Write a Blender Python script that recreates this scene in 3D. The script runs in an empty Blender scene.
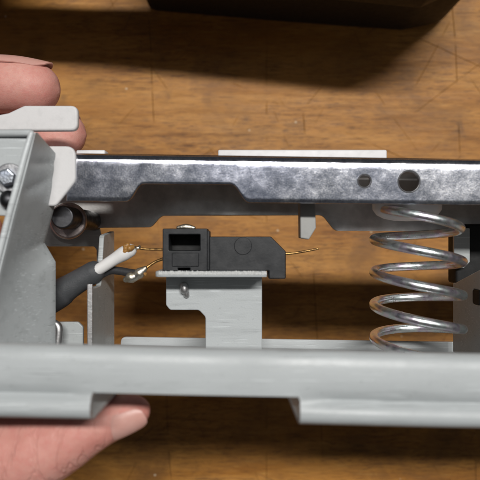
import bpy, bmesh, math, random
from mathutils import Vector, Matrix
random.seed(7)
S = 0.001                      # everything below is laid out in millimetres
MID = 150.0                    # height of the pedal's middle plane above the bench
CAM = 190.0                    # camera height above that plane
F = 623.0                      # focal length in photograph pixels (480 wide)
sc = bpy.context.scene

# ------------------------------------------------------------------ camera
cam = bpy.data.cameras.new('camera'); camo = bpy.data.objects.new('camera', cam)
sc.collection.objects.link(camo); sc.camera = camo
camo.location = (0, 0, (MID + CAM) * S)
cam.sensor_width = 36; cam.lens = 36 * F / 480
cam.clip_start = 0.005; cam.clip_end = 20
cam.dof.use_dof = True; cam.dof.focus_distance = 0.208; cam.dof.aperture_fstop = cam.lens / 2.35
# ------------------------------------------------------------------ room light
w = bpy.data.worlds.new('World'); sc.world = w; w.use_nodes = True
bgn = w.node_tree.nodes['Background']
bgn.inputs[0].default_value = (0.90, 0.95, 1.0, 1); bgn.inputs[1].default_value = 0.05

def lamp(name, loc, target, sx, sy, watts, col):
    l = bpy.data.lights.new(name, 'AREA'); l.shape = 'RECTANGLE'; l.size = sx; l.size_y = sy
    l.energy = watts; l.color = col
    o = bpy.data.objects.new(name, l); sc.collection.objects.link(o); o.location = loc
    o.rotation_euler = (Vector(target) - Vector(loc)).to_track_quat('-Z', 'Y').to_euler()
    return o
lamp('tube_light', (0.45, 1.08, 3.00), (0.45, 0, 0.1), 1.8, 0.17, 106, (1.0, 0.98, 0.95))
lamp('chrome_fill_light', (0.5, 0.36, 2.4), (0.5, 0, 0.1), 1.9, 0.55, 0.85, (0.90, 0.95, 1.0))  # added dim fill, gives the chrome something pale to reflect
sc.view_settings.view_transform = 'Standard'; sc.view_settings.look = 'None'
sc.view_settings.exposure = 0.0; sc.view_settings.gamma = 1.0
sc.view_settings.use_curve_mapping = False
sc.render.engine = 'CYCLES'

# ------------------------------------------------------------------ helpers
def px(x, y, z):               # photograph pixel -> mm at depth z above the middle plane
    d = CAM - z
    return ((x - 240) * d / F, (240 - y) * d / F)
def P(x, y, z):
    a = px(x, y, z); return Vector((a[0], a[1], z))

class NT:
    def __init__(s, name):
        s.m = bpy.data.materials.new(name); s.m.use_nodes = True
        s.t = s.m.node_tree; s.b = s.t.nodes['Principled BSDF']
        s.co = s.n('ShaderNodeTexCoord')
        s.geo = s.n('ShaderNodeNewGeometry')
        mp = s.n('ShaderNodeVectorMath', operation='SCALE')      # world position in mm: pieces do not repeat
        s.l(s.geo.outputs['Position'], mp.inputs[0]); mp.inputs['Scale'].default_value = 1000
        s.P = mp.outputs[0]
    def n(s, typ, **k):
        q = s.t.nodes.new(typ)
        for a, v in k.items(): setattr(q, a, v)
        return q
    def l(s, a, b): s.t.links.new(a, b)
    def mapping(s, scale=(1,1,1), rot=(0,0,0), loc=(0,0,0)):
        q = s.n('ShaderNodeMapping'); s.l(s.P, q.inputs['Vector'])
        q.inputs['Scale'].default_value = scale; q.inputs['Rotation'].default_value = rot
        q.inputs['Location'].default_value = loc
        return q.outputs[0]
    def noise(s, scale, detail=4, rough=.55, vec=None, dist=0):
        q = s.n('ShaderNodeTexNoise'); s.l(vec if vec is not None else s.P, q.inputs['Vector'])
        q.inputs['Scale'].default_value = scale; q.inputs['Detail'].default_value = detail
        q.inputs['Roughness'].default_value = rough; q.inputs['Distortion'].default_value = dist
        return q.outputs['Fac']
    def ramp(s, fac, stops, interp='LINEAR'):
        q = s.n('ShaderNodeValToRGB'); s.l(fac, q.inputs[0]); e = q.color_ramp.elements
        q.color_ramp.interpolation = interp
        while len(e) < len(stops): e.new(0.5)
        for k, (p, c) in enumerate(stops):
            e[k].position = p
            e[k].color = (c, c, c, 1) if isinstance(c, (int, float)) else (*c, 1)
        return q.outputs[0]
    def mix(s, fac, a, b, mode='MIX'):
        q = s.n('ShaderNodeMix', data_type='RGBA', blend_type=mode)
        for v, i in ((fac, 0), (a, 6), (b, 7)):
            if isinstance(v, (int, float)): q.inputs[i].default_value = v
            elif isinstance(v, tuple): q.inputs[i].default_value = (*v, 1)
            else: s.l(v, q.inputs[i])
        return q.outputs[2]
    def math(s, op, a, b=0.0, c=None):
        q = s.n('ShaderNodeMath', operation=op)
        for v, i in ((a, 0), (b, 1), (c, 2)):
            if v is None: continue
            if isinstance(v, (int, float)): q.inputs[i].default_value = v
            else: s.l(v, q.inputs[i])
        return q.outputs[0]
    def bump(s, h, strength, dist):
        q = s.n('ShaderNodeBump'); s.l(h, q.inputs['Height'])
        q.inputs['Strength'].default_value = strength; q.inputs['Distance'].default_value = dist
        s.l(q.outputs[0], s.b.inputs['Normal'])
    def set(s, **k):
        for a, v in k.items():
            i = s.b.inputs[a.replace('_', ' ')]
            if isinstance(v, (int, float)): i.default_value = v
            elif isinstance(v, tuple): i.default_value = (*v, 1) if len(v) == 3 and i.type == 'RGBA' else v
            else: s.l(v, i)
        return s

# ------------------------------------------------------------------ materials
def mat_wood():
    t = NT('oiled_worn_wood')
    warp = t.noise(.02, 3, .5)
    dens = t.noise(1, 3, .55, t.mapping((.012, .03, 1), loc=(5, 40, 0)))          # where the grain is open
    broad = t.noise(1, 4, .6, t.mapping((.007, .05, 1)), .5)
    mid = t.noise(1, 6, .68, t.mapping((.022, .34, 1)), .6)
    fine = t.noise(1, 6, .7, t.mapping((.085, 1.9, 1)), .3)
    col = t.ramp(broad, [(.28, (.28, .106, .015)), (.48, (.405, .178, .034)), (.62, (.45, .210, .046)), (.78, (.53, .260, .056))])
    col = t.mix(t.math('MULTIPLY', t.ramp(mid, [(.34, .9), (.48, 0.0)]), t.ramp(dens, [(.38, .15), (.62, .85)])), col, (.16, .060, .014))
    col = t.mix(t.math('MULTIPLY', t.ramp(fine, [(.38, 1.0), (.48, 0.0)]), t.ramp(dens, [(.32, .45), (.6, .9)])), col, (.10, .040, .012))
    hair = t.noise(1, 4, .7, t.mapping((.14, 3.2, 1), loc=(17, 3, 0)), .2)
    col = t.mix(t.math('MULTIPLY', t.ramp(hair, [(.36, 1.0), (.44, 0.0)]), t.ramp(dens, [(.36, .3), (.56, 1.0)])), col, (.07, .028, .009))
    pale = t.noise(1, 5, .65, t.mapping((.05, .7, 1), loc=(31, 7, 0)))
    col = t.mix(t.ramp(pale, [(.56, 0.0), (.74, .45)]), col, (.60, .34, .10))
    # short dark pores along the grain, denser in some places
    vor = t.n('ShaderNodeTexVoronoi', feature='F1'); t.l(t.mapping((.11, 1.05, 1), loc=(3, 1, 0)), vor.inputs['Vector'])
    vor.inputs['Scale'].default_value = 1.0; vor.inputs['Randomness'].default_value = 1
    col = t.mix(t.math('MULTIPLY', t.ramp(vor.outputs['Distance'], [(.10, .85), (.2, 0.0)]), t.ramp(dens, [(.45, 0.0), (.58, 1.0)])), col, (.06, .026, .010))
    # stains and grime in patches of their own
    gr = t.noise(.022, 5, .65, None, .7)
    col = t.mix(t.ramp(gr, [(.48, 0.0), (.66, .6)]), col, (.15, .068, .022))
    gr2 = t.noise(.09, 5, .7, t.mapping((.6, 1, 1), loc=(60, 11, 0)), .5)
    col = t.mix(t.ramp(gr2, [(.60, 0.0), (.72, .5)]), col, (.10, .05, .022))
    # knife scores: thin lines in several directions, broken up
    h = None
    for k, (ang, per, wd, cut) in enumerate([(87, 83, .0035, .52), (55, 46, .004, .55), (118, 39, .0045, .57), (24, 63, .003, .52), (143, 51, .0035, .53), (67, 29, .005, .60), (131, 23, .006, .60)]):
        v = t.mapping((1, 1, 1), (0, 0, math.radians(ang)), (k * 17.3, k * 5.1, 0))
        sp = t.n('ShaderNodeSeparateXYZ'); t.l(v, sp.inputs[0])
        wob = t.noise(.012, 1, .5, v)
        q = t.math('ADD', sp.outputs['Y'], t.math('MULTIPLY', wob, 5.0))
        fr = t.math('FRACT', t.math('DIVIDE', q, float(per)))
        d = t.math('ABSOLUTE', t.math('SUBTRACT', fr, .5))
        line = t.ramp(d, [(0.0, 1.0), (wd, 0.0)])
        brk = t.ramp(t.noise(.03, 2, .5, t.mapping((1, 1, 1), (0, 0, 0), (k * 91., 13., 0))), [(cut, 0.0), (cut + .06, 1.0)])
        m = t.math('MULTIPLY', line, brk)
        h = m if h is None else t.math('MAXIMUM', h, m)
    # one straight scored line across the bench
    sp = t.n('ShaderNodeSeparateXYZ'); t.l(t.P, sp.inputs[0])
    for x0, wd in ((14.5, .30),):
        d = t.math('ABSOLUTE', t.math('SUBTRACT', sp.outputs['X'], x0))
        ln = t.math('MULTIPLY', t.ramp(t.math('DIVIDE', d, 10.0), [(0.0, 1.0), (wd / 10, 0.0)]), t.ramp(t.noise(.06, 2), [(.45, 0.0), (.58, .8)]))
        h = t.math('MAXIMUM', h, ln)
    col = t.mix(t.math('MULTIPLY', h, .72), col, (.045, .020, .010))
    # blue-grey paint specks and pale chips
    def specks(scale, thr, c, loc, colr):
        v = t.n('ShaderNodeTexVoronoi', feature='F1'); t.l(t.mapping((1, 1.15, 1), loc=loc), v.inputs['Vector'])
        v.inputs['Scale'].default_value = scale
        wn = t.noise(.8, 3)
        dd = t.math('ADD', v.outputs['Distance'], t.math('MULTIPLY', wn, thr * .9))
        keep = t.n('ShaderNodeSeparateColor'); t.l(v.outputs['Color'], keep.inputs[0])
        k = t.math('GREATER_THAN', keep.outputs[0], c)
        return t.mix(t.math('MULTIPLY', t.ramp(dd, [(thr, .8), (thr * 1.25, 0.0)]), k), colr[0], colr[1])
    col = specks(.030, .075, .45, (11, 4, 0), (col, (.17, .19, .22)))
    col = specks(.075, .075, .62, (5, 9, 0), (col, (.58, .45, .30)))
    t.set(Base_Color=col, Roughness=t.ramp(mid, [(.3, .58), (.7, .44)]), Specular_IOR_Level=.28)
    hh = t.math('ADD', t.math('MULTIPLY', fine, .5), t.math('MULTIPLY', h, -1.0))
    t.bump(hh, .5, .0004)
    return t.m

def mat_paint(name, c, rough=.42, dust=.5):
    t = NT(name)
    a = t.noise(.06, 4, .6); b = t.noise(.9, 5, .65)
    col = t.mix(t.ramp(a, [(.35, 0.0), (.7, .35)]), c, tuple(x * .82 for x in c))
    col = t.mix(t.ramp(b, [(.62, 0.0), (.74, dust)]), col, tuple(x * .55 for x in c))
    sm = t.noise(1, 4, .6, t.mapping((.04, .25, .3), loc=(9, 2, 4)))
    col = t.mix(t.ramp(sm, [(.54, 0.0), (.72, .5)]), col, tuple(x * .7 for x in c))
    # fine handling scratches and grubby specks
    for k, ang in enumerate((12, -28, 75)):
        sn = t.noise(1, 2, .5, t.mapping((.05, 2.4, .6), (0, 0, math.radians(ang)), (k * 40, 3, 0)))
        brk = t.noise(.11, 2, .5, t.mapping((1, 1, 1), (0, 0, 0), (k * 23., 7., 5.)))
        m = t.math('MULTIPLY', t.ramp(sn, [(.63, 0.0), (.67, 1.0)]), t.ramp(brk, [(.47, 0.0), (.57, .7)]))
        col = t.mix(m, col, tuple(x * (1.35 if k else .6) for x in c))
    t.set(Base_Color=col, Roughness=t.ramp(a, [(.3, rough - .06), (.7, rough + .12)]))
    t.bump(t.noise(2.2, 3, .5), .18, .0002)
    return t.m

def mat_chrome():
    t = NT('nickel_plated_steel')
    blot = t.noise(.26, 6, .72, None, .2)
    big = t.noise(.035, 3, .5)
    grain = t.noise(2.0, 5, .75)
    mixn = t.math('ADD', t.math('MULTIPLY', blot, .28), t.math('MULTIPLY', grain, .72))
    col = t.ramp(mixn, [(.38, (.34, .36, .42)), (.47, (.54, .55, .60)), (.54, (.68, .68, .71)), (.62, (.95, .94, .93))])
    col = t.mix(t.ramp(big, [(.42, 0.0), (.62, .45)]), col, (.50, .53, .68))
    v = t.mapping((1.6, .18, 1), (0, 0, math.radians(38)))
    scr = t.noise(1.2, 4, .7, v)
    v2 = t.mapping((1.6, .18, 1), (0, 0, math.radians(-30)))
    scr = t.math('MAXIMUM', scr, t.noise(1.2, 4, .7, v2))
    sp = t.n('ShaderNodeSeparateXYZ'); t.l(t.P, sp.inputs[0])
    right = t.ramp(t.math('DIVIDE', sp.outputs['X'], 100.0), [(.42, .15), (.60, 1.0)])   # filed end of the lever
    r = t.math('ADD', t.ramp(blot, [(.3, .08), (.7, .18)]), t.math('MULTIPLY', right, .04))
    t.set(Base_Color=col, Metallic=1.0, Roughness=r)
    hgt = t.math('ADD', t.math('MULTIPLY', blot, .04), t.math('MULTIPLY', t.math('MULTIPLY', scr, right), .8))
    hgt = t.math('ADD', hgt, t.math('MULTIPLY', grain, .75))
    t.bump(hgt, .09, .0005)
    return t.m

def mat_metal(name, c, rough, c2=None, scale=.5, bump=.2):
    t = NT(name)
    a = t.noise(scale, 4, .6)
    t.set(Base_Color=t.mix(t.ramp(a, [(.4, 0.0), (.62, 1.0)]), c, c2 or tuple(x * .6 for x in c)), Metallic=1.0,
          Roughness=t.ramp(a, [(.3, rough), (.7, rough + .15)]))
    t.bump(t.noise(1.5, 4, .6), bump, .0004)
    return t.m

def mat_spring():
    t = NT('zinc_passivated_wire')
    a = t.noise(.16, 4, .6); 
    col = t.ramp(a, [(.30, (.70, .80, .78)), (.40, (.80, .70, .84)), (.48, (.92, .92, .93)), (.56, (.74, .84, .83)), (.64, (.86, .76, .86)), (.74, (.90, .86, .78))])
    t.set(Base_Color=col, Metallic=1.0, Roughness=t.ramp(t.noise(.6, 4), [(.35, .26), (.7, .42)]))
    t.bump(t.noise(.5, 3, .5), .12, .0004)
    return t.m

def mat_plastic(name, c, rough=.4, sss=0.0, bump=.1, worn=None, sc_=.35):
    t = NT(name)
    a = t.noise(sc_, 5, .6)
    col = t.mix(t.ramp(a, [(.5, 0.0), (.72, .5)]), c, worn or tuple(x * .85 for x in c))
    t.set(Base_Color=col, Roughness=t.ramp(a, [(.3, rough), (.7, rough + .15)]), Specular_IOR_Level=.4)
    if sss:
        t.set(Subsurface_Weight=sss, Subsurface_Scale=.003); t.b.inputs['Subsurface Radius'].default_value = (1, 1, 1)
    t.bump(t.noise(1.8, 4, .6), bump, .0003)
    return t.m

def mat_skin():
    t = NT('skin')
    a = t.noise(.08, 4, .6); b = t.noise(.45, 4, .6)
    col = t.ramp(a, [(.3, (.54, .22, .18)), (.5, (.62, .29, .24)), (.7, (.68, .36, .30))])
    col = t.mix(t.ramp(b, [(.48, 0.0), (.68, .45)]), col, (.58, .21, .18))
    vor = t.n('ShaderNodeTexVoronoi', feature='DISTANCE_TO_EDGE'); t.l(t.mapping((1, 1.5, 1), (0, 0, .5)), vor.inputs['Vector'])
    vor.inputs['Scale'].default_value = 2.0
    wr = t.noise(1, 4, .55, t.mapping((.20, .05, .1), (0, 0, math.radians(35))), .6)
    cre = t.ramp(t.math('ABSOLUTE', t.math('SUBTRACT', wr, .5)), [(0.0, 0.0), (.05, 1.0)])
    sp = t.n('ShaderNodeSeparateXYZ'); t.l(t.P, sp.inputs[0])
    low = t.ramp(t.math('DIVIDE', t.math('MULTIPLY', sp.outputs['Y'], -1.0), 100.0), [(.40, 0.0), (.50, 1.0)])   # creases of the thumb joint
    hgt = t.math('ADD', t.math('MULTIPLY', t.ramp(vor.outputs['Distance'], [(0.0, 0.0), (.12, 1.0)]), .07),
                 t.math('MULTIPLY', t.math('MULTIPLY', cre, low), .75))
    hgt = t.math('ADD', hgt, t.math('MULTIPLY', t.math('ADD', b, t.noise(1.1, 5, .7)), .35))
    t.set(Base_Color=col, Roughness=t.ramp(b, [(.3, .44), (.7, .62)]), Subsurface_Weight=.30, Subsurface_Scale=.0022)
    t.b.inputs['Subsurface Radius'].default_value = (1.0, .35, .22)
    t.bump(hgt, .6, .0005)
    return t.m

M = dict(
    wood=mat_wood(), chrome=mat_chrome(), spring=mat_spring(), skin=mat_skin(),
    paint=mat_paint('light_grey_paint', (.43, .455, .462)),
    paintedge=mat_paint('light_grey_paint_rubbed', (.56, .59, .60), .28),
    paint2=mat_paint('grey_paint_worn', (.36, .38, .38), .40),
    bare=mat_metal('cut_steel_edge', (.60, .60, .60), .34, (.42, .41, .41), .9, .15),
    inner=mat_metal('reflection_toned_steel', (.66, .65, .63), .30, (.46, .45, .44), .10, .06),  # lever's inner face, greyed in place of the dark room it mirrors
    bushing=mat_metal('finger_reflection_bushing', (.58, .50, .48), .34, (.34, .28, .27), .2, .1),  # reddish reflection of the fingers put into the colour
    pin=mat_metal('dark_steel', (.09, .09, .095), .38, (.06, .06, .065), .5, .05),
    burr=mat_plastic('torn_paint_edge', (.62, .63, .62), .4, 0, .5, (.30, .31, .31)),
    bolt=mat_metal('zinc_bolt', (.72, .76, .82), .22, (.5, .55, .65), .4),
    washer=mat_metal('dull_washer', (.42, .42, .43), .42, (.25, .25, .26), .5),
    brass=mat_metal('tarnished_brass', (.42, .25, .09), .35, (.12, .07, .035), .7),
    solder=mat_metal('solder', (.70, .68, .62), .30, (.52, .45, .33), 1.0, .3),
    flux=mat_plastic('burnt_flux', (.34, .17, .045), .22, 0, .4, (.09, .04, .015), .9),
    white=mat_plastic('white_plastic', (.64, .63, .63), .38, .25),
    brightwhite=mat_plastic('bright_white_plastic', (.86, .86, .86), .3, .2),
    whitewire=mat_plastic('white_insulation', (.72, .71, .70), .4, .1),
    fin=mat_plastic('grey_plastic', (.33, .33, .315), .45, .1),
    black=mat_plastic('black_plastic', (.011, .012, .014), .34, 0, .05, (.032, .032, .034)),
    blackhole=mat_plastic('black_plastic_inside', (.012, .012, .012), .6),
    sheath=mat_plastic('dark_grey_sheath', (.055, .058, .062), .5, 0, .4, (.08, .08, .085)),
    wire=mat_plastic('black_insulation', (.03, .03, .032), .42, 0, .2),
    case=mat_plastic('matt_black_case', (.006, .006, .006), .6, 0, .1),
    nail=mat_plastic('fingernail', (.63, .33, .28), .30, .35, .1, (.66, .38, .33)),
)

# ------------------------------------------------------------------ mesh helpers
dgx = lambda: bpy.context.evaluated_depsgraph_get()
def smooth(me, ang=35):
    me.polygons.foreach_set('use_smooth', [True] * len(me.polygons))
    me.set_sharp_from_angle(angle=math.radians(ang))
def finish(name, me, mats, parent=None, ang=35):
    """me in mm in pedal space -> one linked object, origin at its own centre"""
    xs = [v.co.copy() for v in me.vertices]
    c = Vector([(min(v[i] for v in xs) + max(v[i] for v in xs)) / 2 for i in range(3)])
    me.transform(Matrix.Translation(-c)); me.transform(Matrix.Scale(S, 4))
    me.materials.clear()
    for m in (mats if isinstance(mats, (list, tuple)) else [mats]): me.materials.append(M[m])
    smooth(me, ang)
    me.name = name
    o = bpy.data.objects.new(name, me); sc.collection.objects.link(o)
    loc = (c + Vector((0, 0, MID))) * S
    if parent is not None:
        o.parent = parent; o.matrix_parent_inverse = Matrix.Translation(-wloc[parent.name])
    o.location = loc; wloc[o.name] = Vector(loc)
    return o
wloc = {}
def evalmesh(me, mods):
    o = bpy.data.objects.new('tmp', me); sc.collection.objects.link(o)
    for typ, kw in mods:
        m = o.modifiers.new(typ, typ)
        for a, v in kw.items(): setattr(m, a, v)
    r = bpy.data.meshes.new_from_object(o.evaluated_get(dgx()))
    bpy.data.objects.remove(o)
    return r
def rounded(pts, r, seg=6):
    """fillet the corners of a closed polygon; r one value or one per corner"""
    out = []; n = len(pts)
    for i, p in enumerate(pts):
        p = Vector(p[:2]); a = Vector(pts[i - 1][:2]); b = Vector(pts[(i + 1) % n][:2])
        rr = r[i] if isinstance(r, (list, tuple)) else r
        u = (a - p); v = (b - p); lu, lv = u.length, v.length
        if rr <= 0.01 or lu < 1e-6 or lv < 1e-6: out.append(p); continue
        u /= lu; v /= lv
        ang = u.angle(v); t = min(rr / math.tan(ang / 2), lu * .49, lv * .49)
        A = p + u * t; B = p + v * t
        for k in range(seg + 1):
            s = k / seg
            out.append(A * (1 - s) ** 2 + p * 2 * s * (1 - s) + B * s * s)
    return out
def sheet_mesh(outline, thick, holes=(), bevel=.25):
    """flat sheet in XY centred on z=0 with rounded edges and holes"""
    cu = bpy.data.curves.new('tmp', 'CURVE'); cu.dimensions = '2D'; cu.fill_mode = 'BOTH'
    def clean(ring):
        out = []
        for p in ring:
            p = Vector(p[:2])
            if not out or (p - out[-1]).length > .08: out.append(p)
        if (out[0] - out[-1]).length < .08: out.pop()
        return out
    for ring in [clean(q) for q in [outline] + list(holes)]:
        s = cu.splines.new('POLY'); s.points.add(len(ring) - 1); s.use_cyclic_u = True
        for q, p in zip(s.points, ring): q.co = (p[0], p[1], 0, 1)
    cu.bevel_depth = bevel; cu.bevel_resolution = 2; cu.offset = -bevel
    cu.extrude = max(.001, thick / 2 - bevel)
    o = bpy.data.objects.new('tmp', cu); sc.collection.objects.link(o)
    me = bpy.data.meshes.new_from_object(o.evaluated_get(dgx()))
    bpy.data.objects.remove(o)
    for a in (0, 1):                                  # the rounded edge must stay inside the outline
        lo_, hi_ = min(p[a] for p in outline) - .5, max(p[a] for p in outline) + .5
        for v in me.vertices: v.co[a] = min(hi_, max(lo_, v.co[a]))
    return me
def sheet(name, pts, z, thick, mat, parent, r=0.6, holes=(), bevel=.25, zd=None, tr=None):
    """sheet facing the camera; pts are photograph pixels of its front face at depth z"""
    q = [px(x, y, zd if zd is not None else z) for x, y in pts]
    me = sheet_mesh(rounded(q, r), thick, holes, bevel)
    me.transform(Matrix.Translation((0, 0, z - thick / 2)))
    if tr: tr(me)
    return finish(name, me, mat, parent)
def side_sheet(name, yz, x, thick, mat, parent, r=.6, holes=(), bevel=.25):
    """sheet in the YZ plane at x; yz is a list of (y, z) in mm"""
    me = sheet_mesh(rounded(yz, r), thick, holes, bevel)
    me.transform(Matrix(((0, 0, 1, x), (1, 0, 0, 0), (0, 1, 0, 0), (0, 0, 0, 1))))
    return finish(name, me, mat, parent)
def floor_sheet(name, xz, y, thick, mat, parent, r=.6, holes=(), bevel=.25, tr=None):
    me = sheet_mesh(rounded(xz, r), thick, holes, bevel)
    me.transform(Matrix(((1, 0, 0, 0), (0, 0, -1, y), (0, 1, 0, 0), (0, 0, 0, 1))))
    if tr: tr(me)
    return finish(name, me, mat, parent)
def tube_mesh(path, radii, seg=16, squash=None, cap=True, capk=1.0):
    """loft of circles along a path (mm); rounded ends; squash=(axis, factor)"""
    bm = bmesh.new(); n = len(path); rings = []
    path = [Vector(p) for p in path]
    T = []
    for i in range(n):
        a = path[max(0, i - 1)]; b = path[min(n - 1, i + 1)]; T.append((b - a).normalized())
    ref = Vector((0, 0, 1)) if abs(T[0].z) < .9 else Vector((0, 1, 0))
    secs = []
    for i in range(n): secs.append((path[i], T[i], radii[i] if isinstance(radii, (list, tuple)) else radii))
    if cap:
        st = []; en = []
        for k in (0, 1, 2):
            a = math.radians(12 + 26 * k)
            st.append((path[0] - T[0] * secs[0][2] * capk * math.cos(a), T[0], secs[0][2] * math.sin(a)))
            en.append((path[-1] + T[-1] * secs[-1][2] * capk * math.cos(a), T[-1], secs[-1][2] * math.sin(a)))
        secs = st + secs + en[::-1]
    for p, tg, r in secs:
        u = (ref - tg * ref.dot(tg)).normalized(); v = tg.cross(u); ref = u
        ring = []
        for k in range(seg):
            a = 2 * math.pi * k / seg
            o = u * math.cos(a) * r + v * math.sin(a) * r
            if squash: o = o - squash[0] * o.dot(squash[0]) * (1 - squash[1])
            ring.append(bm.verts.new(p + o))
        rings.append(ring)
    for a, b in zip(rings, rings[1:]):
        for k in range(seg): bm.faces.new((a[k], a[(k + 1) % seg], b[(k + 1) % seg], b[k]))
    bm.faces.new(rings[0][::-1]); bm.faces.new(rings[-1])
    bmesh.ops.recalc_face_normals(bm, faces=bm.faces)
    me = bpy.data.meshes.new('tmp'); bm.to_mesh(me); bm.free(); return me
def spline(pts, n=8):
    """Catmull-Rom through points of any length tuples"""
    out = []; m = len(pts)
    for i in range(m - 1):
        p0, p1, p2, p3 = (pts[max(0, i - 1)], pts[i], pts[i + 1], pts[min(m - 1, i + 2)])
        for k in range(n):
            t = k / n
            out.append(tuple(.5 * (2 * b + (c - a) * t + (2 * a - 5 * b + 4 * c - d) * t * t + (3 * b - a - 3 * c + d) * t ** 3)
                             for a, b, c, d in zip(p0, p1, p2, p3)))
    out.append(tuple(pts[-1])); return out
def tube(name, pts, mat, parent, seg=16, n=8, squash=None):
    """pts: (x, y, z, radius) in mm"""
    q = spline(pts, n)
    me = tube_mesh([p[:3] for p in q], [p[3] for p in q], seg, squash)
    return finish(name, me, mat, parent, 60)
def Q(x, y, z, r): p = P(x, y, z); return (p.x, p.y, p.z, r)
def box_mesh(x0, x1, y0, y1, z0, z1, bev=.4, seg=3):
    bm = bmesh.new(); bmesh.ops.create_cube(bm, size=1)
    for v in bm.verts: v.co = Vector(((x0 + x1) / 2 + v.co.x * (x1 - x0), (y0 + y1) / 2 + v.co.y * (y1 - y0), (z0 + z1) / 2 + v.co.z * (z1 - z0)))
    bmesh.ops.bevel(bm, geom=list(bm.edges), offset=bev, segments=seg, affect='EDGES', profile=.5)
    me = bpy.data.meshes.new('tmp'); bm.to_mesh(me); bm.free(); return me
def join(meshes):
    bm = bmesh.new()
    for m in meshes: bm.from_mesh(m)
    me = bpy.data.meshes.new('tmp'); bm.to_mesh(me); bm.free(); return me
def empty(name, loc, label, cat):
    o = bpy.data.objects.new(name, None); sc.collection.objects.link(o); o.location = Vector(loc)
    o.empty_display_size = .01; o['label'] = label; o['category'] = cat; wloc[o.name] = Vector(loc); return o
def circ(cx, cy, r, n=28): return [Vector((cx + r * math.cos(2 * math.pi * k / n), cy + r * math.sin(2 * math.pi * k / n))) for k in range(n)]

# ------------------------------------------------------------------ the bench
bm = bmesh.new()
bmesh.ops.create_grid(bm, x_segments=8, y_segments=8, size=.5)
me = bpy.data.meshes.new('workbench_top'); bm.to_mesh(me); bm.free()
bench = bpy.data.objects.new('workbench_top', me); sc.collection.objects.link(bench)
sol = bench.modifiers.new('thickness', 'SOLIDIFY'); sol.thickness = .04; sol.offset = -1
me.materials.append(M['wood']); bench['kind'] = 'structure'

# ------------------------------------------------------------------ black case lying on the bench
def case():
    zb = -MID
    root = empty('equipment_case', (.05, .155, 0), 'matt black plastic case with rounded corner standing on the bench', 'case')
    # plan of the case on the bench, from the pixels of its lower edge
    pts = [px(150, -60, zb), px(149, 14, zb), px(290, 26, zb), px(400, 34, zb), px(440, 26, zb), px(452, 0, zb), px(455, -60, zb)]
    me = sheet_mesh(rounded(pts, [2, 6, 30, 20, 14, 20, 2], 8), 62, (), 7)
    me.transform(Matrix.Translation((0, 0, zb + 31)))
    finish('body', me, 'case', root)
    # unseen slab added on top, outlined to throw the bench shadow
    q = [(-190, 123), (-80, 119), (0, 111), (80, 103), (108, 116), (110, 190), (-40, 190), (-46, 146), (-100, 148), (-104, 190), (-190, 190)]
    me = sheet_mesh(rounded(q, 3), 12, (), 1.5)
    me.transform(Matrix.Translation((0, 0, zb + 68.1)))
    finish('shadow_slab', me, 'case', root)
case()

# ------------------------------------------------------------------ the foot pedal
ped = empty('foot_pedal', (0, -.0455, MID * S), 'opened grey metal foot pedal with chrome lever and coil spring, held in a hand', 'foot pedal')

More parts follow.
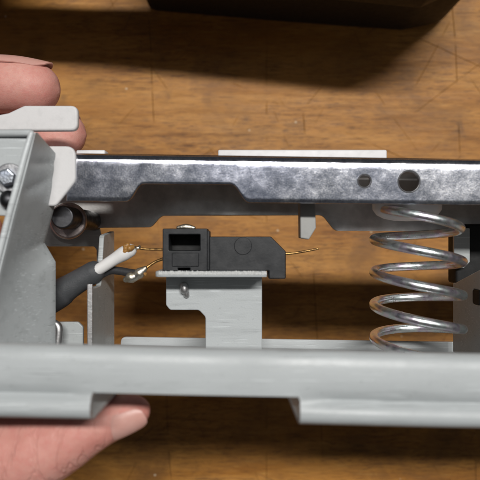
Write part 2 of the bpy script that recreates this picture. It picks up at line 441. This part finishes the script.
# --- base: near wall with a hemmed top and a lip that is missing over the notch
ZN = 60.0; KN = (CAM - 60.0) / (CAM - 36.0)
def tilt(me):
    me.transform(Matrix.Translation((0, -31, 0)) @ Matrix.Rotation(math.radians(-1.25), 4, 'Z') @ Matrix.Translation((0, 31, 0))); return me
def near_wall():
    prof = [(-29.0, 32.6), (-28.1, 33.2), (-27.8, 34.2), (-28.2, 35.2), (-29.2, 35.8), (-31.0, 36.05), (-33.4, 36.2), (-35.8, 36.3), (-37.2, 36.0),
            (-38.2, 35.3), (-39.0, 34.9), (-39.8, 35.2), (-40.6, 36.1), (-41.6, 36.9), (-42.8, 37.0), (-43.8, 36.6), (-44.5, 35.6), (-44.8, 34.2)]
    flat = [(y, z) for y, z in prof[:8]] + [(-37.0, 36.3), (-37.8, 36.3), (-38.6, 36.3)]
    bm = bmesh.new()
    xl0, xl1 = px(92, 400, ZN)[0], px(300, 400, ZN)[0]
    def strip(pf, xa, xb, n):
        rows = []
        for i in range(n + 1):
            x = xa + (xb - xa) * i / n
            rows.append([bm.verts.new((x, y + .05 * math.sin(x * .11), z + .12 * math.sin(x * .07 + y * .1))) for y, z in pf])
        for a, b in zip(rows, rows[1:]):
            for k in range(len(pf) - 1): bm.faces.new((a[k], b[k], b[k + 1], a[k + 1]))
    # one sheet: full profile, blending into the flat one at the two steps
    def blend(a, u): # interpolate full profile towards flat: crease fades out
        f = flat + [flat[-1]] * (len(prof) - len(flat))
        return [(p[0] * (1 - u) + q[0] * u, p[1] * (1 - u) + q[1] * u) for p, q in zip(prof, f)]
    rows = []
    XS = []
    x = -110.0
    while x <= 230: XS.append(x); x += 1.0
    for s in (xl0 - .01, xl0 + .6, xl1 - .6, xl1 + .01): XS.append(s)
    XS.sort()
    def prof_at(x):
        if xl0 < x < xl1: return [*prof[:8], (-36.4, 36.3), (-37.0, 36.3), (-37.6, 36.3), (-38.2, 36.25)]
        u = min(1, max(0, (x - xl1) / 9)) if x >= xl1 else min(1, (xl0 - x) / 7)
        u = u * u * (3 - 2 * u)
        k = .25 + .75 * u
        return [(y, 36.3 * (1 - k) + z * k if -41 < y < -36 else z) for y, z in prof]
    full = lambda x: not (xl0 < x < xl1)
    prev = None
    for x in XS:
        pf = prof_at(x)
        r = [bm.verts.new((x, y + .05 * math.sin(x * .11), z + .10 * math.sin(x * .05))) for y, z in pf]
        if prev:
            n = min(len(prev), len(r)); n = n if len(prev) == len(r) else 8
            for k in range(n - 1): bm.faces.new((prev[k], r[k], r[k + 1], prev[k + 1]))
            if len(prev) != len(r):   # rows 8..11 across the step
                for k in range(7, 11): bm.faces.new((prev[k], r[k], r[k + 1], prev[k + 1]))
        prev = r
    bmesh.ops.recalc_face_normals(bm, faces=bm.faces)
    me = bpy.data.meshes.new('t'); bm.to_mesh(me); bm.free()
    me.transform(Matrix.Translation((0, 0, 60 - 36))); me.transform(Matrix.Diagonal((1, KN, 1, 1))); tilt(me)
    me = evalmesh(me, [('SOLIDIFY', dict(thickness=1.3, offset=0))])
    return finish('side_wall', me, 'paint', ped, 50)
near_wall()
xl0, xl1 = px(92, 400, ZN)[0], px(300, 400, ZN)[0]
floor_sheet('floor_plate', [(-110, 57.8), (xl0, 57.8), (xl0 + 1, 26), (xl1 - 1, 26), (xl1, 57.8), (230, 57.8), (230, -28.5), (-110, -28.5)], -38.2, 1.2, 'paint', ped, 1.0, tr=tilt)
sheet('back_wall', [(121, 339.5), (880, 334.5), (880, 353), (121, 353)], -30, 1.3, 'paint', ped, [2, .5, .5, .5], tr=tilt)

# --- cross rib whose long side faces right, near edge bare
xr = px(90, 300, 12)[0]
side_sheet('cross_rib', [(-37.2, 12), (-13.8, 12), (-13.8, 1), (1.5, -3), (3.0, -19), (-37.2, -19)], xr, 1.5, 'paint2', ped, [.3, 1, 2, 2, 1, .3])
sheet('rib_edge', [(87, 284), (92.5, 284), (92.5, 350), (87, 350)], 12.9, .8, 'bare', ped, .4)
sheet('pivot_bracket', [(44, 200), (96, 214), (101.5, 236), (101.5, 300), (96.5, 300), (96.5, 250), (94, 246.5), (48, 246.5), (42, 243)], -35, 1.4, 'paint2', ped, [1, 3, 3, .3, .3, 1, 1, 1, 1])
sheet('base_tab', [(56, 322), (78, 322), (83, 327), (83, 352), (56, 352)], 4, 1.4, 'paint2', ped, [.3, 1, 1, .2, .2])
tube('base_tab_edge', [Q(49, 322, 9, .9), Q(56, 324, 8.5, 1.1), Q(59, 330, 8.5, 1.2), Q(57.5, 346, 8.5, 1.2), Q(57, 350, 8.5, 1.1)], 'bare', ped)

# --- slanting end bracket on the left: a dented sheet seen along its inner side
def end_bracket():
    near = [(33, 132, 30), (27, 157, 30.5), (20, 184, 31), (12, 213, 31.5), (0, 262, 32), (-12, 312, 32), (-22, 352, 32)]
    far = [(35, 133, 27), (56, 156, 12), (55, 182, 11), (52.5, 207, 10), (42.5, 243, 11), (54, 262, 10), (54, 352, 10)]
    NU, NV = 14, 60
    def curve(c, t):
        i = min(int(t), len(c) - 2); u = t - i
        return [a * (1 - u) + b * u for a, b in zip(c[i], c[i + 1])]
    bm = bmesh.new(); rows = []
    for j in range(NV + 1):
        t = j / NV * 6
        a = curve(near, t); b = curve(far, t)
        A = P(*a); B = P(*b); row = []
        for i in range(NU + 1):
            u = i / NU
            p = A.lerp(B, u)
            # two dents pressed into the sheet
            py_ = a[1] * (1 - u) + b[1] * u
            dent = .6 * math.exp(-((py_ - (192 - 16 * u)) / 5.5) ** 2) * math.sin(math.pi * u) ** 1.4
            dent -= .1 * math.exp(-((py_ - (209 - 22 * u)) / 7) ** 2) * math.sin(math.pi * u)
            dent += .7 * math.exp(-((py_ - 163) / 4) ** 2) * math.sin(math.pi * u)
            p.x -= dent; row.append(bm.verts.new(p))
        rows.append(row)
    for a, b in zip(rows, rows[1:]):
        for i in range(NU): bm.faces.new((a[i], b[i], b[i + 1], a[i + 1]))
    bmesh.ops.recalc_face_normals(bm, faces=bm.faces)
    me = bpy.data.meshes.new('t'); bm.to_mesh(me); bm.free()
    me = evalmesh(me, [('SOLIDIFY', dict(thickness=1.3, offset=0)), ('BEVEL', dict(width=.3, segments=2, limit_method='ANGLE', angle_limit=math.radians(50)))])
    o = finish('end_bracket', me, 'paint', ped, 40)
    # rolled outer edge of the sheet
    tube('bracket_edge', [Q(31.5, 133.5, 30.2, .75), Q(24.5, 157, 30.7, .85), Q(17.5, 184, 31.2, .85), Q(9.5, 213, 31.7, .85), Q(-3, 262, 32.2, .85), Q(-24, 345, 32.2, .85)], 'paintedge', o, 12)
    return o
end_bracket()
eb = sheet('end_plate', [(-45, 132), (31, 132), (9, 216), (-45, 214)], 24, 1.3, 'paint', ped, .8)
tube('plate_hem', [Q(-45, 133.5, 24.3, 1.0), Q(30, 133.0, 24.8, 1.0)], 'paint', eb)
bx_, by_ = px(7, 178, 27)
def bolt():
    me = sheet_mesh(circ(bx_, by_, 4.1), 1.0, (), .3); me.transform(Matrix.Translation((0, 0, 24.9)))
    b = finish('washer', me, 'washer', eb)
    hexa = [Vector((bx_ + 2.45 * math.cos(math.pi / 3 * k + .3), by_ + .2 + 2.45 * math.sin(math.pi / 3 * k + .3))) for k in range(6)]
    me = sheet_mesh(rounded(hexa, .5), 2.6, (), .5); me.transform(Matrix.Translation((0, 0, 26.6)))
    finish('bolt_head', me, 'bolt', eb)
    me = tube_mesh([(bx_ - .3, by_ - 5.2, 24.6), (bx_ - .2, by_ - 5.6, 25.2)], 2.4); 
    finish('bolt_shade', me, 'pin', eb)  # dark knob standing in for the shade below the bolt
bolt()

# --- white plates at the pivot and the finger tab
sheet('pivot_plate', [(40, 146), (75.5, 146), (75.5, 181), (56, 206), (40, 206)], 14, 1.6, 'white', ped, [1, 3, 3, 2, 1], bevel=.5)
sheet('finger_tab', [(-40, 122), (8, 113), (24, 105.5), (77.5, 105.5), (77.5, 130.5), (-40, 131)], 3, 2.6, 'white', ped, [1, 2, 2, 2.2, 2.2, 1], bevel=.6)

# --- chrome lever: folded channel, both side walls cut to their own line
def lever():
    ZNr, ZFr, TOP, R = 13.0, -32.0, 23.4, 2.5
    def pl(pts, x):
        if x <= pts[0][0]: return pts[0][1]
        for a, b in zip(pts, pts[1:]):
            if x <= b[0]: return a[1] + (b[1] - a[1]) * (x - a[0]) / (b[0] - a[0])
        return pts[-1][1]
    nb = [px(*p, ZNr) for p in [(40, 201), (129.5, 201.5), (140, 184), (234, 184.5), (246, 202.5), (480, 205), (780, 206)]]
    fb = [px(*p, ZFr) for p in [(98, 228), (152, 227.5), (162, 216), (322, 215.5), (334, 231), (780, 233)]]
    def sm(f, x, w=.9): return sum(f(x + w * k) for k in (-1, -.5, 0, .5, 1)) / 5
    cx, cy = px(69, 221, ZFr); rr = 6.6
    def far_bottom(x):
        b = sm(lambda q: pl(fb, q), x)
        d = x - cx
        if abs(d) < rr: b = min(b, cy - math.sqrt(rr * rr - d * d))
        elif d >= rr and d < rr + 4: b = min(b, b - 0)
        if x < cx - rr + .2: b = cy
        return b
    near_bottom = lambda x: sm(lambda q: pl(nb, q), x)
    X0 = cx - rr + .05; X1 = 230.0
    XS = [X0 + (X1 - X0) * i / 740 for i in range(741)]
    rows = []
    bm = bmesh.new()
    TOP0 = 24.3
    for x in XS:
        pr = []; TOP = TOP0 - .0148 * max(-60, min(90, x))
        b = near_bottom(x)
        for k in range(9): pr.append((b + (TOP - R - b) * k / 8, ZNr))
        for k in range(1, 8):
            a = math.pi / 2 * k / 8; pr.append((TOP - R + R * math.sin(a), ZNr - R + R * math.cos(a)))
        for k in range(5): pr.append((TOP, ZNr - R + (ZFr + R - ZNr + R) * k / 4))
        for k in range(1, 8):
            a = math.pi / 2 * k / 8; pr.append((TOP - R + R * math.cos(a), ZFr + R - R * math.sin(a)))
        b = far_bottom(x)
        for k in range(9): pr.append((TOP - R + (b - TOP + R) * k / 8, ZFr))
        rows.append([bm.verts.new((x, y, z)) for y, z in pr])
    n = len(rows[0])
    xcut = px(66, 180, ZNr)[0]
    for a, b, x in zip(rows, rows[1:], XS):
        for k in range(n - 1):
            if k < 17 and x < xcut: continue
            bm.faces.new((a[k], b[k], b[k + 1], a[k + 1]))
    bmesh.ops.delete(bm, geom=[v for v in bm.verts if not v.link_faces], context='VERTS')
    bmesh.ops.recalc_face_normals(bm, faces=bm.faces)
    # make sure the normals point out of the channel
    f = max(bm.faces, key=lambda q: q.calc_center_median().y)
    if f.normal.y < 0: bmesh.ops.reverse_faces(bm, faces=bm.faces)
    me = bpy.data.meshes.new('t'); bm.to_mesh(me); bm.free()
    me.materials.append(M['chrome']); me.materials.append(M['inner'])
    o = bpy.data.objects.new('tmp2', me); sc.collection.objects.link(o)
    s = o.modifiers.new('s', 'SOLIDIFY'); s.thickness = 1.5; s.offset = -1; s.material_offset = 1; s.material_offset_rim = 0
    bv = o.modifiers.new('v', 'BEVEL'); bv.width = .28; bv.segments = 2; bv.limit_method = 'ANGLE'; bv.angle_limit = math.radians(50)
    cut = []
    for (hx, hy, hr) in ((364.5, 181, 1.75), (409, 181.5, 2.95)):
        X, Y = px(hx, hy, ZNr)
        b2 = bmesh.new(); bmesh.ops.create_cone(b2, cap_ends=True, segments=40, radius1=hr, radius2=hr, depth=8, matrix=Matrix.Translation((X, Y, ZNr)))
        cm = bpy.data.meshes.new('c'); b2.to_mesh(cm); b2.free()
        c = bpy.data.objects.new('cutter', cm); sc.collection.objects.link(c); cut.append(c)
        q = o.modifiers.new('b', 'BOOLEAN'); q.operation = 'DIFFERENCE'; q.object = c; q.solver = 'EXACT'
    r = bpy.data.meshes.new_from_object(o.evaluated_get(dgx()))
    for q in cut + [o]: bpy.data.objects.remove(q)
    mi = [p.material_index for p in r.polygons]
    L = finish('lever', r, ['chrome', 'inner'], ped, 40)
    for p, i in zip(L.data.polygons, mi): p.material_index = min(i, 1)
    L['label'] = 'mottled chrome channel lever with two round holes'
    # burrs round the holes
    for (hx, hy, hr) in ((364.5, 181, 1.95), (409, 181.5, 3.15)):
        X, Y = px(hx, hy, ZNr)
        ring = [(X + hr * math.cos(a), Y + hr * math.sin(a), ZNr + .02) for a in [2 * math.pi * k / 32 for k in range(33)]]
        me = tube_mesh(ring, .16, 6, None, False)
        finish('hole_rim', me, 'bare', L, 60)
    return L
LV = lever()
def strip_on_lever(name, x0, x1, ytop):
    a = px(x0, ytop, -9)[0]; b = px(x1, ytop, -9)[0]; y = px(x0, ytop, -9)[1]
    me = box_mesh(a, b, 24.3 - .0148 * (a + b) / 2, y, -15, -9, .5); return finish(name, me, 'white', LV)
strip_on_lever('top_pad', 218, 387, 149.6)
strip_on_lever('top_clip', 76, 105, 149.8)
# hanging actuator fin
q = [px(x, y, 3) for x, y in [(300, 196), (315, 196), (316, 228), (309, 239.5), (300.5, 238)]]
me = sheet_mesh(rounded(q, .4), 7, (), .3); me.transform(Matrix.Translation((0, 0, -.5)))
finish('actuator_fin', me, 'fin', LV)
# pivot pin
pc = px(62, 217, 6)
me = sheet_mesh(circ(pc[0], pc[1], 3.4, 40), 41, (), .45); me.transform(Matrix.Translation((0, 0, -14.5))); finish('pivot_pin', me, 'pin', ped, 50)
me = sheet_mesh(circ(*px(67, 220.5, -4), 5.7, 40), 2.2, [circ(*px(62.5, 217, -4), 3.5)], .6); me.transform(Matrix.Translation((0, 0, -6)))
finish('pivot_bushing', me, 'bushing', ped)

# --- coil spring and its white seat
def spring():
    cx, zc, R, r = (417.5 - 240) * 191 / F, -1.0, 13.1, 1.45
    y0, y1 = 10.0, -35.6
    pitch = 10.1; turns = (y0 - y1) / pitch
    N = 420; path = []
    for i in range(N + 1):
        t = i / N * turns
        a = math.pi - 2 * math.pi * t           # left, then near side, then right
        rr = R * (1.0 if t > .9 else .90 + .1 * t / .9)
        path.append((cx + rr * math.cos(a), y0 - pitch * t - 1.0 * (1 + math.cos(a)), zc + rr * math.sin(a)))
    me = tube_mesh(path, r, 14)
    o = finish('coil_spring', me, 'spring', ped, 60); o['label'] = 'iridescent zinc plated steel coil spring'
    # white domed seat
    bm = bmesh.new(); sx, sz = px(407, 210, 0)[0], 0
    prof = [(0.1, 5.7), (4, 5.9), (7, 6.5), (9.2, 7.6), (10.4, 9.2), (10.6, 12.5), (0.1, 12.5)]
    rings = [[bm.verts.new((sx + rad * math.cos(2 * math.pi * k / 40), y, sz + .72 * rad * math.sin(2 * math.pi * k / 40))) for k in range(40)] for rad, y in prof]
    for a, b in zip(rings, rings[1:]):
        for k in range(40): bm.faces.new((a[k], a[(k + 1) % 40], b[(k + 1) % 40], b[k]))
    bmesh.ops.recalc_face_normals(bm, faces=bm.faces)
    me = bpy.data.meshes.new('t'); bm.to_mesh(me); bm.free()
    finish('spring_seat', me, 'brightwhite', ped, 50)
spring()

# --- switch bracket with its ledge
zb = 1.0
sheet('bracket_plate', [(166, 268), (262, 268), (262, 356), (205.5, 356), (205.5, 317), (199, 310), (170, 310), (166, 305)], zb, 1.4, 'paint', ped, [.3, .3, .3, .3, 1.6, 1.6, 1.2, 1.2])
def ledge():
    z0, z1 = -10.0, 13.0
    xa, y = px(154.5, 271.5, z1); xb = px(267, 271.5, z1)[0]
    o = floor_sheet('ledge', [(xa, z1), (xb, z1), (xb, z0), (xa, z0)], y - .8, 1.6, 'paint', ped, [2.5, .6, .6, .6])
    # torn bare front edge
    bm = bmesh.new(); n = 130; rows = []
    rnd = random.Random(3)
    for i in range(n + 1):
        x = xa + 1.2 + (xb - xa - 1.3) * i / n
        j = rnd.uniform(-.12, .12); k = rnd.uniform(-.16, .16)
        ht = y - .12 + k
        rows.append([bm.verts.new(p) for p in ((x, ht, z1 - 1.2), (x, ht + .10, z1 - .2 + j), (x, y - .35 + k * .6, z1 + .25 + j), (x, y - .85, z1 + .12), (x, y - 1.1, z1 - .4))])
    for a, b in zip(rows, rows[1:]):
        for q in range(4): bm.faces.new((a[q], a[q + 1], b[q + 1], b[q]))
    bmesh.ops.recalc_face_normals(bm, faces=bm.faces)
    me = bpy.data.meshes.new('t'); bm.to_mesh(me); bm.free()
    me = evalmesh(me, [('SOLIDIFY', dict(thickness=.2, offset=0))])
    finish('torn_edge', me, 'burr', o, 30)
    return y
ly = ledge()
me = join([tube_mesh([Q(184, 286, 2.2, 0)[:3], Q(184.5, 290, 2.2, 0)[:3]], 1.3), tube_mesh([Q(186, 292, 1.8, 0)[:3], Q(186.5, 295, 1.6, 0)[:3]], .9)])
finish('rivet', me, 'bare', ped, 60)

# --- the black switch
def blobs(name, c, n, spread, r, mat, parent, seed):
    rnd = random.Random(seed); ms = []
    for k in range(n):
        p = Vector(c) + Vector((rnd.uniform(-1, 1) * spread[0], rnd.uniform(-1, 1) * spread[1], rnd.uniform(-.2, 1) * spread[2]))
        e = p + Vector((rnd.uniform(-1, 1), rnd.uniform(-1, 1), rnd.uniform(-1, 1))) * r * .8
        ms.append(tube_mesh([p, e], r * rnd.uniform(.55, 1.1), 10))
    me = evalmesh(join(ms), [('REMESH', dict(mode='VOXEL', voxel_size=.14)), ('SMOOTH', dict(factor=.5, iterations=4))])
    return finish(name, me, mat, parent, 60)
def switch():
    root = finish('switch_body', (lambda: (lambda m: (m.transform(Matrix.Translation((0, 0, 2.0))), m)[1])(
        sheet_mesh(rounded([px(x, y, 8) for x, y in [(207, 236.5), (271, 236.5), (286, 251.5), (286, 279), (268.8, 279), (268.8, 271), (207, 271)]], [.4, .6, .6, .6, .3, .2, .3]), 12, (), .35)))(), 'black', ped)
    root['label'] = 'black plastic switch body with a chamfered corner'
    me = sheet_mesh(circ(*px(243, 246, 8), 2.6), .5, (), .15); me.transform(Matrix.Translation((0, 0, 7.98)))
    finish('mould_mark', me, 'black', root)
    # socket housing: frame round an open recess
    z1 = 11.0
    out = rounded([px(x, y, z1) for x, y in [(162.5, 228.5), (207.5, 228.5), (207.5, 271.3), (162.5, 271.3)]], .5)
    hole = rounded([px(x, y, z1) for x, y in [(169, 234.5), (200, 234.5), (200, 250.5), (169, 250.5)]], .2)
    slot = rounded([px(x, y, z1) for x, y in [(178, 268), (190, 268), (190, 270.4), (178, 270.4)]], .1)
    me = sheet_mesh(out, 9, [hole, slot], .25); me.transform(Matrix.Translation((0, 0, z1 - 4.5)))
    h = finish('socket_housing', me, 'black', ped)
    h['label'] = 'black plastic housing with an open square socket'
    me = box_mesh(*[px(163.2, 0, z1)[0], px(206.8, 0, z1)[0]], px(0, 270.8, z1)[1], px(0, 229, z1)[1], z1 - 15, z1 - 9.05, .3)
    finish('housing_back', me, 'blackhole', h)
    # raised lower front panel
    q = [px(x, y, z1) for x, y in [(172, 253), (199, 253), (199, 266.5), (172, 266.5)]]
    me = sheet_mesh(rounded(q, .3), .5, (), .2); me.transform(Matrix.Translation((0, 0, z1 + .1))); finish('housing_panel', me, 'black', h)
    q = [px(x, y, z1) for x, y in [(203.5, 230), (209.5, 231), (209.5, 270.5), (203.5, 270.8)]]
    me = sheet_mesh(rounded(q, .3), 8, (), .3); me.transform(Matrix.Translation((0, 0, z1 - 4.9))); finish('clip_rib', me, 'black', h)
    # solder button on top
    tube('top_contact', [Q(178, 227.6, 6, .5), Q(186, 226.8, 6, .9), Q(194, 227.8, 6, .5)], 'solder', h)
    # leads
    tube('lead_wire', [Q(284, 254, 3, .42), Q(298, 252.5, 3, .36), Q(318, 248.8, 3, .30)], 'brass', root, 8)
    tube('lead_wire', [Q(164, 249.3, 4, .38), Q(148, 249.3, 4, .36), Q(134, 247.5, 4, .36)], 'brass', h, 8)
    tube('lead_wire', [Q(164, 258.5, 4, .45), Q(155, 262, 4, .40), Q(147, 267.5, 4.5, .40), Q(141, 272.5, 5, .4)], 'brass', h, 8)
switch()

# --- cable: dark sheath, white and black cores soldered to the leads
ca = tube('cable', [Q(24, 312, -4, 4.6), Q(44, 302, -2, 4.7), Q(60, 293, 0, 4.5), Q(66, 289, 0.5, 4.0), Q(78, 281.5, 1, 3.6), Q(94, 272, 1.5, 3.4)], 'sheath', ped, 24)
ca['label'] = 'dark grey cable sheath with a white and a black core'
tube('white_core', [Q(86, 277, 3, 1.5), Q(100, 268.5, 3, 1.75), Q(114, 259.5, 3.3, 1.85), Q(124, 253.5, 3.6, 2.2), Q(130, 250.5, 3.8, 2.0)], 'whitewire', ca)
blobs('burnt_end', P(128.0, 248.6, 4.8), 12, (1.5, .8, .6), .85, 'flux', ca, 4)
blobs('solder_joint', P(135.5, 247.2, 4.2), 8, (1.6, .35, .4), .5, 'solder', ca, 9)
tube('black_core', [Q(88, 280, 1.0, 1.2), Q(100, 275, .5, 1.25), Q(110, 270.5, .5, 1.25), Q(120, 271, 1, 1.25), Q(131, 273, 1.8, 1.25), Q(138, 273.2, 2.4, 1.1)], 'wire', ca)
tube('solder_joint', [Q(126, 279.5, 4, .9), Q(131, 277.5, 4.2, 1.7), Q(136, 276.0, 4.3, 1.35), Q(140, 272.8, 4.5, 1.6), Q(145, 268.5, 4.6, .8)], 'solder', ca, 16, 8)
blobs('burnt_end', P(144.5, 274.6, 4.8), 4, (.7, .4, .5), .45, 'flux', ca, 6)

# --- right end: wall with a slot, its upper tongue and the black bumper behind
XE = 74.5
yz = [(-37.6, 33), (-6.0, 33), (-6.6, 14), (-9.2, -2), (-14.8, -24), (-14.8, -26), (-38.9, -26)]
sl = [(y, z) for y, z in rounded([(-15.4, -7.5), (-15.4, -1.5), (-20.2, -1.5), (-20.2, -7.5)], 1.0)]
side_sheet('slot_shade', [(-15.5, -7.4), (-15.5, -1.6), (-20.1, -1.6), (-20.1, -7.4)], XE - .35, 1.0, 'case', ped, 1.0)  # dark insert in place of the shade inside the open slot
side_sheet('end_wall', yz, XE, 1.4, 'paint2', ped, .8, [[Vector(p) for p in sl]])
sheet('end_tongue', [(454, 228), (470, 228), (470, 262), (464, 268), (454, 268)], -24, 1.4, 'paint2', ped, .5)
me = box_mesh(px(456, 0, -27)[0], 92, px(0, 284, -27)[1], px(0, 224, -27)[1], -36, -27, 1.0)
finish('rubber_bumper', me, 'case', ped)

# ------------------------------------------------------------------ the hand
def hand():
    root_loc = Vector((-.12, -.02, (MID - 12) * S))
    def lo(pts, seg=28, n=6, squash=None):
        q = spline(pts, n); return tube_mesh([p[:3] for p in q], [p[3] for p in q], seg, squash, True, .3)
    parts = []
    def tip(end, back, Rr, L, e=2.3):
        # blunt fingertip: sections from the end point towards the finger
        end, back = Vector(end), Vector(back); d = (back - end).normalized(); out = []
        for s in (.012, .05, .11, .20, .32, .46, .62, .80, 1.0):
            out.append((*(end + d * L * s), Rr * (1 - (1 - s) ** e) ** (1 / e)))
        return out
    # index finger: lies along the tab, tip to the right
    parts.append(lo([*tip((-57.8, 47.4, -9), (-73, 49.5, -9.5), 8.5, 11), (-82, 49.6, -10, 8.8), (-92, 50.5, -11, 9.6),
                     (-103, 49, -13, 9.6), (-116, 43, -15, 10.4), (-132, 28, -18, 12.5)]))
    # middle finger, behind and lower
    parts.append(lo([*tip((-53.4, 36.2, -25), (-70, 36.8, -25.6), 8.2, 10), (-80, 37, -26.5, 8.6), (-94, 38, -28, 9.6), (-110, 34, -30, 9.8), (-132, 18, -32, 12.5)]))
    # ring and little finger behind the pedal, out of the camera's sight
    parts.append(lo([(-84, 20, -42, 6.2), (-92, 20, -43, 7.8), (-104, 19, -45, 9), (-132, 6, -46, 12)]))
    parts.append(lo([(-95, 4, -52, 5.2), (-102, 4, -53, 6.8), (-114, 2, -55, 8), (-134, -6, -55, 11)]))
    # thumb
    kz = lambda p, dz: (p[0] * (CAM - p[2] - dz) / (CAM - p[2]), p[1] * (CAM - p[2] - dz) / (CAM - p[2]), p[2] + dz)
    th = [(-37, -49.6, 19, 6.4), (-42, -51.6, 18.5, 7.6), (-49, -54.8, 17.5, 9.6), (-57, -58, 16, 11.6), (-68, -61, 12, 12.8)]
    th = [(*kz(p[:3], 17), p[3] * .91) for p in th]
    parts.append(lo([*tip(kz((-24.6, -45.4, 19.5), 17), th[0][:3], 5.2, 8.4, 2.0), *th, (-84, -61, 8, 13.5), (-102, -58, -8, 15.5), (-126, -44, -26, 19)]))
    # palm and wrist
    parts.append(lo([(-134, 26, -18, 13), (-140, 12, -28, 17), (-142, -4, -38, 18), (-140, -16, -46, 15)]))
    parts.append(lo([(-128, -44, -26, 18), (-142, -28, -30, 20), (-156, -14, -32, 23), (-176, -12, -34, 25), (-205, -14, -38, 27), (-260, -18, -44, 33)]))
    me = evalmesh(join(parts), [('REMESH', dict(mode='VOXEL', voxel_size=.9)), ('SMOOTH', dict(factor=.5, iterations=5))])
    h = finish('hand', me, 'skin', None, 180)
    h['label'] = 'bare hand gripping the left end of the pedal, thumb underneath and fingertips above'
    h['category'] = 'hand'
    # nails: curved plates wrapped on a fingertip
    def nail(base, tip, up, rb, rt, half, n=10, m=12, lift=.25, arch=0.0):
        base, tip, up = Vector(base), Vector(tip), Vector(up).normalized()
        ax = (tip - base); L = ax.length; ax.normalize(); up = (up - ax * up.dot(ax)).normalized(); sd = ax.cross(up)
        bm = bmesh.new(); rows = []
        for i in range(m + 1):
            t = i / m; r = rb * (1 - t) + rt * t + lift
            rim = 1 - .35 * max(0, (t - .8) / .2) ** 2 - .25 * max(0, (.18 - t) / .18) ** 2
            row = []
            for k in range(-n, n + 1):
                a = half * rim * k / n
                tt = t + (.06 * (1 - (k / n) ** 2)) * (1 if t > .5 else -1) * abs(t - .5) * 2
                row.append(bm.verts.new(base + ax * L * tt + (up * math.cos(a) + sd * math.sin(a)) * r + up * arch * math.sin(math.pi * t)))
            rows.append(row)
        for a, b in zip(rows, rows[1:]):
            for k in range(2 * n): bm.faces.new((a[k], a[k + 1], b[k + 1], b[k]))
        bmesh.ops.recalc_face_normals(bm, faces=bm.faces)
        me = bpy.data.meshes.new('t'); bm.to_mesh(me); bm.free()
        me = evalmesh(me, [('SOLIDIFY', dict(thickness=.45, offset=0))])
        return finish('nail', me, 'nail', h, 60)
    nail((-82, 49.9, -9.8), (-61.3, 49.3, -9.2), (0, 1, .10), 8.75, 6.9, math.radians(48), lift=.12, arch=1.0)
    nail((-72, 36.8, -25.6), (-57.0, 36.3, -25), (0, 1, -.3), 8.1, 6.9, math.radians(50), lift=.05)
    nail(kz((-35.6, -49.4, 18.9), 17), kz((-26.0, -46.0, 19.5), 17), (.1, -.35, 1), 5.15, 3.85, math.radians(42), lift=-.02, arch=.45)
    return h
hand()
